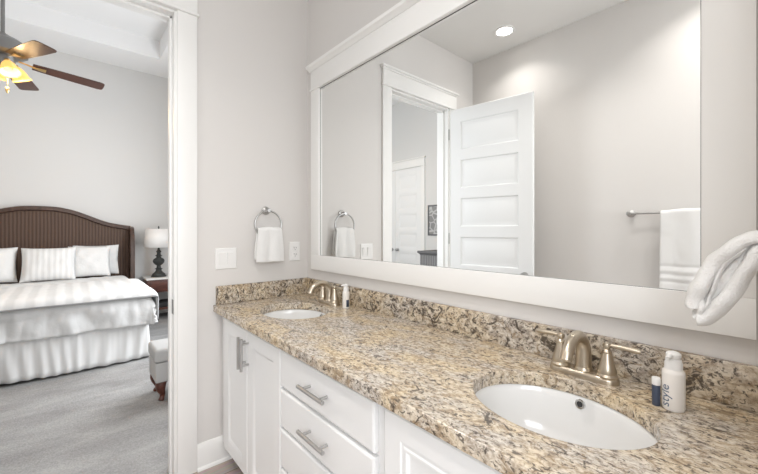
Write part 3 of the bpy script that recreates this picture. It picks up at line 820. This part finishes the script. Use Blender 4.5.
# ruffled skirt: right side, foot, left side
per = []
def walk(a, e, n):
    for k in range(n): per.append((Vector(a).lerp(Vector(e), k/n)))
walk((BX1, BY1-.15, 0), (BX1, BY0+.05, 0), 150)
for k in range(8): a = PI/2*k/8; per.append(Vector((BX1-.05+.05*math.cos(a), BY0+.05-.05*math.sin(a), 0)))
walk((BX1-.05, BY0, 0), (BX0+.05, BY0, 0), 220)
for k in range(8): a = PI/2*k/8; per.append(Vector((BX0+.05-.05*math.sin(a), BY0+.05-.05*math.cos(a), 0)))
walk((BX0, BY0+.05, 0), (BX0, BY1-.15, 0), 150); per.append(Vector((BX0, BY1-.15, 0)))
rows = []
for j in range(9):
    f = j/8; row = []
    for i, p in enumerate(per):
        tn = (per[min(i+1, len(per)-1)]-per[max(i-1, 0)]).normalized(); nr = Vector((tn.y, -tn.x, 0))
        nr = -nr if nr.dot(p-Vector((bcx, 5.3, 0))) < 0 else nr
        s_ = i*.0089
        w = math.sin(s_*2*PI/.12+7*noise.noise(Vector((s_*2.3, f*.3, 0))))*.010*(.3+f)*(1+.9*noise.noise(Vector((s_*1.3, 5, 0))))+noise.noise(Vector((s_*6, f*.8, 4)))*.030*f+noise.noise(Vector((s_*1.7, f*.4, 9)))*.045*f+noise.noise(Vector((s_*28, f*.5, 2)))*.008*(1-.6*f)
        row.append(p+nr*(w+.030*f-.005)+Vector((0, 0, .385-.360*f+.012*f*noise.noise(Vector((s_*2.2, 3, 3))))))
    rows.append(row)
b = NB(); ring_rows(b, rows, False); obj('bed_skirt', b, 'skirt', bed, mods=(('SOLIDIFY', dict(thickness=.004)),), smooth=80)

def cloth_over(x0, x1, y0, y1, top_z, drop_x, drop_y, r, nx, ny, puff, seed, quilt=0, back=False, vary=0):
    """cloth lying on a box top x0..x1, y0..y1 and falling over both sides and the foot (y0)"""
    def m(s, half, drop):                         # arclength from the centre -> (offset, fall)
        a = abs(s); flat = half-r; arc = r*PI/2
        if a <= flat: o_, d_ = a, 0
        elif a <= flat+arc: t_ = (a-flat)/r; o_, d_ = flat+r*math.sin(t_), r*(1-math.cos(t_))
        else: o_, d_ = half, r+(a-flat-arc)
        return math.copysign(o_, s), d_
    hx = (x1-x0)/2; cx = (x0+x1)/2; Lx = hx-r+r*PI/2+max(0, drop_x-r)
    Ly = (y1-y0)-r+r*PI/2+max(0, drop_y-r)
    rows = []
    for j in range(ny+1):
        sy = Ly*(1-j/ny); oy, dy = m(sy, (y1-y0), drop_y)
        row = []
        for i in range(nx+1):
            sx = Lx*(2*i/nx-1); ox, dx = m(sx, hx, drop_x)
            x = cx+ox; y = y1-oy
            fall = (dx**4+dy**4)**.25 if dx > 0 and dy > 0 else max(dx, dy)
            fall = min(fall, max(drop_x, drop_y))
            n_ = noise.noise(Vector((x*3+seed, y*3, fall*4)))*puff + noise.noise(Vector((x*9+seed, y*9, fall*9)))*puff*.35 - abs(noise.noise(Vector((x*8+seed, y*8, fall*2.5))))*puff*.9 + abs(noise.noise(Vector((x*17+seed*2, y*17, fall*4))))*puff*.4
            k_ = min(1, fall/.12)
            x += math.copysign(1, ox)*n_*(1 if dx > 0 else 0)*k_*.7; y -= n_*(1 if dy > 0 else 0)*k_*1.6
            zz = top_z-fall+n_*(1-k_)*.4+(noise.noise(Vector((x*2.2, seed, 0)))*vary*k_)
            if dx > 0 and dy > 0:                   # corner swings out
                x += .03*min(dx, dy)/.2*math.copysign(1, ox); y -= .03*min(dx, dy)/.2
            row.append((x, y, zz))
        rows.append(row)
    b = NB(); ring_rows(b, rows, False); return b
b = cloth_over(BX0-.005, BX1+.005, BY0-.03, 6.02, .650, .29, .29, .085, 130, 110, .036, 3, vary=.02)
o = obj('comforter', b, 'bed_white', mods=(('SOLIDIFY', dict(thickness=.02, offset=1)),), smooth=80); tag(o, 'puffy white comforter draped over the king bed', 'comforter')
b = cloth_over(BX0-.055, BX1+.050, BY0-.075, 5.15, .700, .30, .075, .075, 90, 70, .010, 8, vary=.010)
o = obj('coverlet', b, ['coverlet', 'hem'], mods=(('SOLIDIFY', dict(thickness=.012, offset=1)),), smooth=80); tag(o, 'striped pale coverlet with a grey hem spread across the bed', 'coverlet')
nx, ny = 90, 70
for p in o.data.polygons:
    j, i = divmod(p.index, nx)
    if j == 0 or i == 0 or i == nx-1: p.material_index = 1

def pillow(name, label, w, h, t_, loc, lean, rz, m, seed, group=None):
    b = NB(); n = 22; L = []
    for side in (1, -1):
        rows = []
        for j in range(n+1):
            row = []
            for i in range(n+1):
                u, v = 2*i/n-1, 2*j/n-1
                e = (max(0, 1-abs(u)**2.6)*max(0, 1-abs(v)**2.6))**.5
                pin = 1-.06*(1-abs(v)**2)*abs(u)**2; pin2 = 1-.06*(1-abs(u)**2)*abs(v)**2
                wr = noise.noise(Vector((u*2.4+seed, v*2.4, side)))*.014*e
                row.append((u*w/2*pin, -side*(t_/2*e+wr), v*h/2*pin2))
            rows.append(row)
        ring_rows(b, rows, False)
    bmesh.ops.remove_doubles(b, verts=b.verts, dist=1e-4)
    xf(b, RX(-lean) @ TR((0, 0, h/2)))
    o = obj(name, b, m, world=False, smooth=80); o.location = loc; o.rotation_euler = (0, 0, rz); tag(o, label, 'pillow', group)
    return o
zb = .679
pillow('pillow', 'white pillow at the left edge of the photo, against the brown headboard', .56, .43, .17, (-.735, 5.93, zb), .34, .05, 'sham_plain', 1)
pillow('pillow', 'ribbed pale pillow in the middle of the bed', .50, .43, .16, (-.185, 5.83, zb), .40, -.02, 'sham', 4)
pillow('pillow', 'white pillow just right of the ribbed pillow', .44, .42, .15, (.205, 5.99, zb), .32, -.03, 'sham_plain', 6)
pillow('pillow', 'white pillow rightmost on the bed, behind its neighbour', .50, .41, .10, (.285, 6.20, zb), .14, .0, 'bed_white', 9)

# nightstand
NX0, NX1, NY0, NY1 = .835, 1.36, 5.93, 6.36
t = thing('nightstand', 'dark red wooden nightstand with a pale top beside the bed', 'nightstand', ((NX0+NX1)/2, (NY0+NY1)/2, 0))
b = NB(); bx(b, NX0-.015, NX1+.015, NY0-.015, NY1, .578, .604, .005); obj('top', b, 'marble', t)
b = NB(); bx(b, NX0, NX1, NY0+.012, NY1-.005, .395, .578, .003); obj('case', b, 'redwood', t)
b = NB(); bx(b, NX0+.045, NX1-.045, NY0+.001, NY0+.013, .415, .562, .004); d = obj('drawer', b, 'redwood', t)
b = NB(); lathe(b, [(.006, 0), (.006, -.012), (.014, -.018), (.014, -.026), (.005, -.03)], ((NX0+NX1)/2, NY0+.001, .488), 16, 'y'); obj('knob', b, 'fanmetal', d)
for lx in (NX0+.022, NX1-.022):
    for ly in (NY0+.034, NY1-.03):
        b = NB(); bx(b, lx-.022, lx+.022, ly-.022, ly+.022, .004, .395, .003); obj('leg', b, 'redwood', t)
b = NB(); bx(b, NX0+.01, NX1-.01, NY0+.02, NY1-.015, .14, .165, .003); obj('lower_shelf', b, 'redwood', t)
b = NB(); bx(b, NX0+.08, NX1-.10, NY0+.06, NY1-.08, .1655, .235, .012); o = obj('storage_box', b, 'book'); tag(o, 'dark low box on the lower shelf of the nightstand', 'box')

# table lamp
lx, ly, lz = 1.00, 6.10, .6045
t = thing('table_lamp', 'black turned table lamp with a pale drum shade on the nightstand', 'lamp', (lx, ly, lz))
b = NB(); lathe(b, [(.085, 0), (.088, .012), (.074, .022), (.070, .040), (.050, .058), (.034, .080), (.030, .100), (.046, .108), (.026, .120), (.022, .150), (.040, .165), (.060, .190), (.066, .215), (.056, .240), (.030, .258), (.024, .275), (.042, .284), (.024, .296), (.020, .325), (.030, .338), (.022, .352), (.014, .365), (.010, .400)], (lx, ly, lz), 32, sx=1.15, sy=1.15); xf(b, TR((0, 0, lz)) @ Matrix.Diagonal((1, 1, 1.09, 1)) @ TR((0, 0, -lz)))
obj('base', b, 'black_lamp', t)
b = NB(); rows = []
lathe(b, [(.185, .435), (.168, .705)], (lx, ly, lz), 44, caps=False); sh = obj('lamp_shade', b, 'shade', t, mods=(('SOLIDIFY', dict(thickness=.003)),))
b = NB(); tube(b, [(lx, ly, lz+.42), (lx, ly, lz+.705)], .004, 8); tube(b, [(lx-.168, ly, lz+.695), (lx+.168, ly, lz+.695)], .002, 8)
lathe(b, [(.004, .705), (.012, .718), (.010, .734), (.003, .750)], (lx, ly, lz), 14); obj('finial', b, 'black_lamp', t)

# bench
t = thing('bench', 'light grey upholstered bench with curved wooden legs at the doorway edge', 'bench', (.93, 3.36, 0))
b = NB(); bx(b, .475, 1.42, 3.05, 3.36, .300, .402, .030, 5); obj('cushion', b, 'bench', t, smooth=60)
b = NB(); bx(b, .482, 1.41, 3.058, 3.352, .150, .298, .014, 3); obj('base', b, 'bench', t, smooth=60)
for sx in (0, 1):
    for sy in (0, 1):
        X = .532 if sx == 0 else 1.36; Y = 3.105 if sy == 0 else 3.31; dx = -1 if sx == 0 else 1; dy = -1 if sy == 0 else 1
        b = NB(); k = .010
        tube(b, smooth_path([(X, Y, .152), (X+dx*k*1.2, Y+dy*k*1.2, .125), (X+dx*k, Y+dy*k, .09), (X-dx*.002, Y-dy*.002, .05), (X+dx*.004, Y+dy*.004, .020), (X+dx*.012, Y+dy*.012, .0045)], 4), [.034, .034, .035, .036, .036, .035, .034, .032, .030, .027, .024, .022, .020, .018, .017, .017, .018, .019, .019, .018, .016], 16)
        obj('leg', b, 'redwood', t)

# chest, picture (seen in the mirror through the doorway)
t = thing('chest', 'dark grey chest with a flared top by the white double doors, in the mirror', 'chest', (-2.03, 3.42, 0))
b = NB(); bx(b, -2.27, -1.82, 3.10, 3.80, .05, .90, .004); obj('body', b, 'greyreed', t)
b = NB()
rows = [[(-2.28, 3.10-e, z), (-1.82+e, 3.10-e, z), (-1.82+e, 3.80+e, z), (-2.28, 3.80+e, z)] for e, z in ((0, .90), (.004, .915), (.022, .930), (.030, .936), (.030, .962), (.026, .966))]
ring_rows(b, rows, True, True, True); obj('top', b, 'charcoal', t, smooth=30)
b = NB(); bx(b, -2.26, -1.83, 3.12, 3.70, .004, .05); obj('plinth', b, 'charcoal', t)
t = thing('framed_picture', 'narrow grey patterned picture on the bedroom wall, seen in the mirror', 'picture', (LX, 3.83, 1.2))
b = NB()
for a, e, c, d in ((3.60, 3.625, 1.2, 1.72), (4.015, 4.04, 1.2, 1.72), (3.625, 4.015, 1.2, 1.225), (3.625, 4.015, 1.695, 1.72)): bx(b, LX+.001, LX+.022, a, e, c, d, .003)
obj('frame', b, 'charcoal', t)
b = NB(); bx(b, LX+.001, LX+.012, 3.625, 4.015, 1.225, 1.695); obj('print', b, 'picture', t)

# ceiling fan
fx, fy = -.408, 4.207
t = thing('ceiling_fan', 'dark wooden-bladed ceiling fan with lit amber glass shades', 'ceiling fan', (fx, fy, 2.68))
b = NB(); lathe(b, [(.065, TRAY-.002), (.062, TRAY-.04), (.025, TRAY-.075), (.012, TRAY-.08)], (fx, fy, 0), 28); obj('canopy', b, 'fanmetal', t)
b = NB(); tube(b, [(fx, fy, 2.86), (fx, fy, TRAY-.06)], .0135, 14); obj('downrod', b, 'fanmetal', t)
b = NB(); lathe(b, [(.02, 2.90), (.05, 2.88), (.10, 2.855), (.145, 2.825), (.155, 2.78), (.15, 2.735), (.12, 2.715), (.08, 2.71)], (fx, fy, 0), 36); obj('motor_housing', b, 'fanmetal', t)
b = NB(); lathe(b, [(.07, 2.712), (.075, 2.68), (.065, 2.64), (.085, 2.625), (.085, 2.60), (.05, 2.585), (.02, 2.57)], (fx, fy, 0), 30); obj('switch_housing', b, 'fanmetal', t)
for k in range(5):
    a = .129+k*2*PI/5; rot = TR((fx, fy, 2.692)) @ RZ(a) @ RY(.052) @ RX(math.radians(-8))
    b = NB(); pts = []
    o_ = [(.175, .052), (.30, .062), (.45, .068), (.63, .072), (.652, .066), (.662, .052), (.664, .02)]
    pl = [(x, y) for x, y in o_]+[(x, -y) for x, y in reversed(o_)]
    prism(b, pl, 'z', -.003, .003); xf(b, rot); bl = obj('blade', b, 'blade', t, smooth=25)
    b = NB(); tube(b, [(.09, 0, .010), (.14, 0, .004), (.19, 0, -.006), (.26, 0, -.008)], [.012, .011, .016, .030], 12, flat=.3); xf(b, rot); obj('blade_iron', b, 'brass', bl)
for k in range(4):
    a = .45+k*PI/2
    m4 = TR((fx, fy, 2.655)) @ RZ(a) @ TR((.078, 0, 0)) @ RY(-.42) @ Matrix.Scale(.92, 4)
    b = NB(); lathe(b, [(.020, 0), (.030, -.012), (.045, -.035), (.055, -.07), (.060, -.095), (.072, -.118)], (0, 0, 0), 28, caps=False); xf(b, m4)
    g_ = obj('glass_shade', b, 'fanglass', t, mods=(('SOLIDIFY', dict(thickness=.003)),))
    b = NB(); lathe(b, [(.022, .012), (.022, -.006), (.012, -.008)], (0, 0, 0), 18); xf(b, m4); obj('shade_holder', b, 'brass', g_)
    d = bpy.data.lights.new('bulb_glow', 'POINT'); d.energy = 3.6; d.color = (1, .68, .34); d.shadow_soft_size = .03
    lo = bpy.data.objects.new('bulb_glow', d); COL.objects.link(lo); lo.parent = t
    p = m4 @ Vector((0, 0, -.125)); lo.location = p-Vector((fx, fy, 2.68))
b = NB(); tube(b, [(fx+.03, fy-.04, 2.58), (fx+.03, fy-.04, 2.46)], .0022, 8); lathe(b, [(.003, 2.46), (.010, 2.45), (.012, 2.425), (.006, 2.405)], (fx+.03, fy-.04, 0), 14); obj('pull_chain', b, 'brass', t)

# look-alikes share a group
for o in COL.objects:
    g_ = {'sink': 'undermount sinks in the granite worktop', 'faucet': 'two-lever faucets behind the sinks', 'pillow': 'pillows along the headboard',
          'recessed_light': 'recessed lights in the bathroom ceiling', 'towel_ring': 'towel rings on the bathroom walls', 'vanity_cabinet': 'sink base cabinets of the vanity',
          'backsplash': 'granite splash strips on the worktop', 'hand_towel': 'hand towels in the towel rings', 'pump_bottle': 'pump bottles on the worktop'}.get(o.name.split('.')[0])
    if g_ and o.parent is None: o['group'] = g_
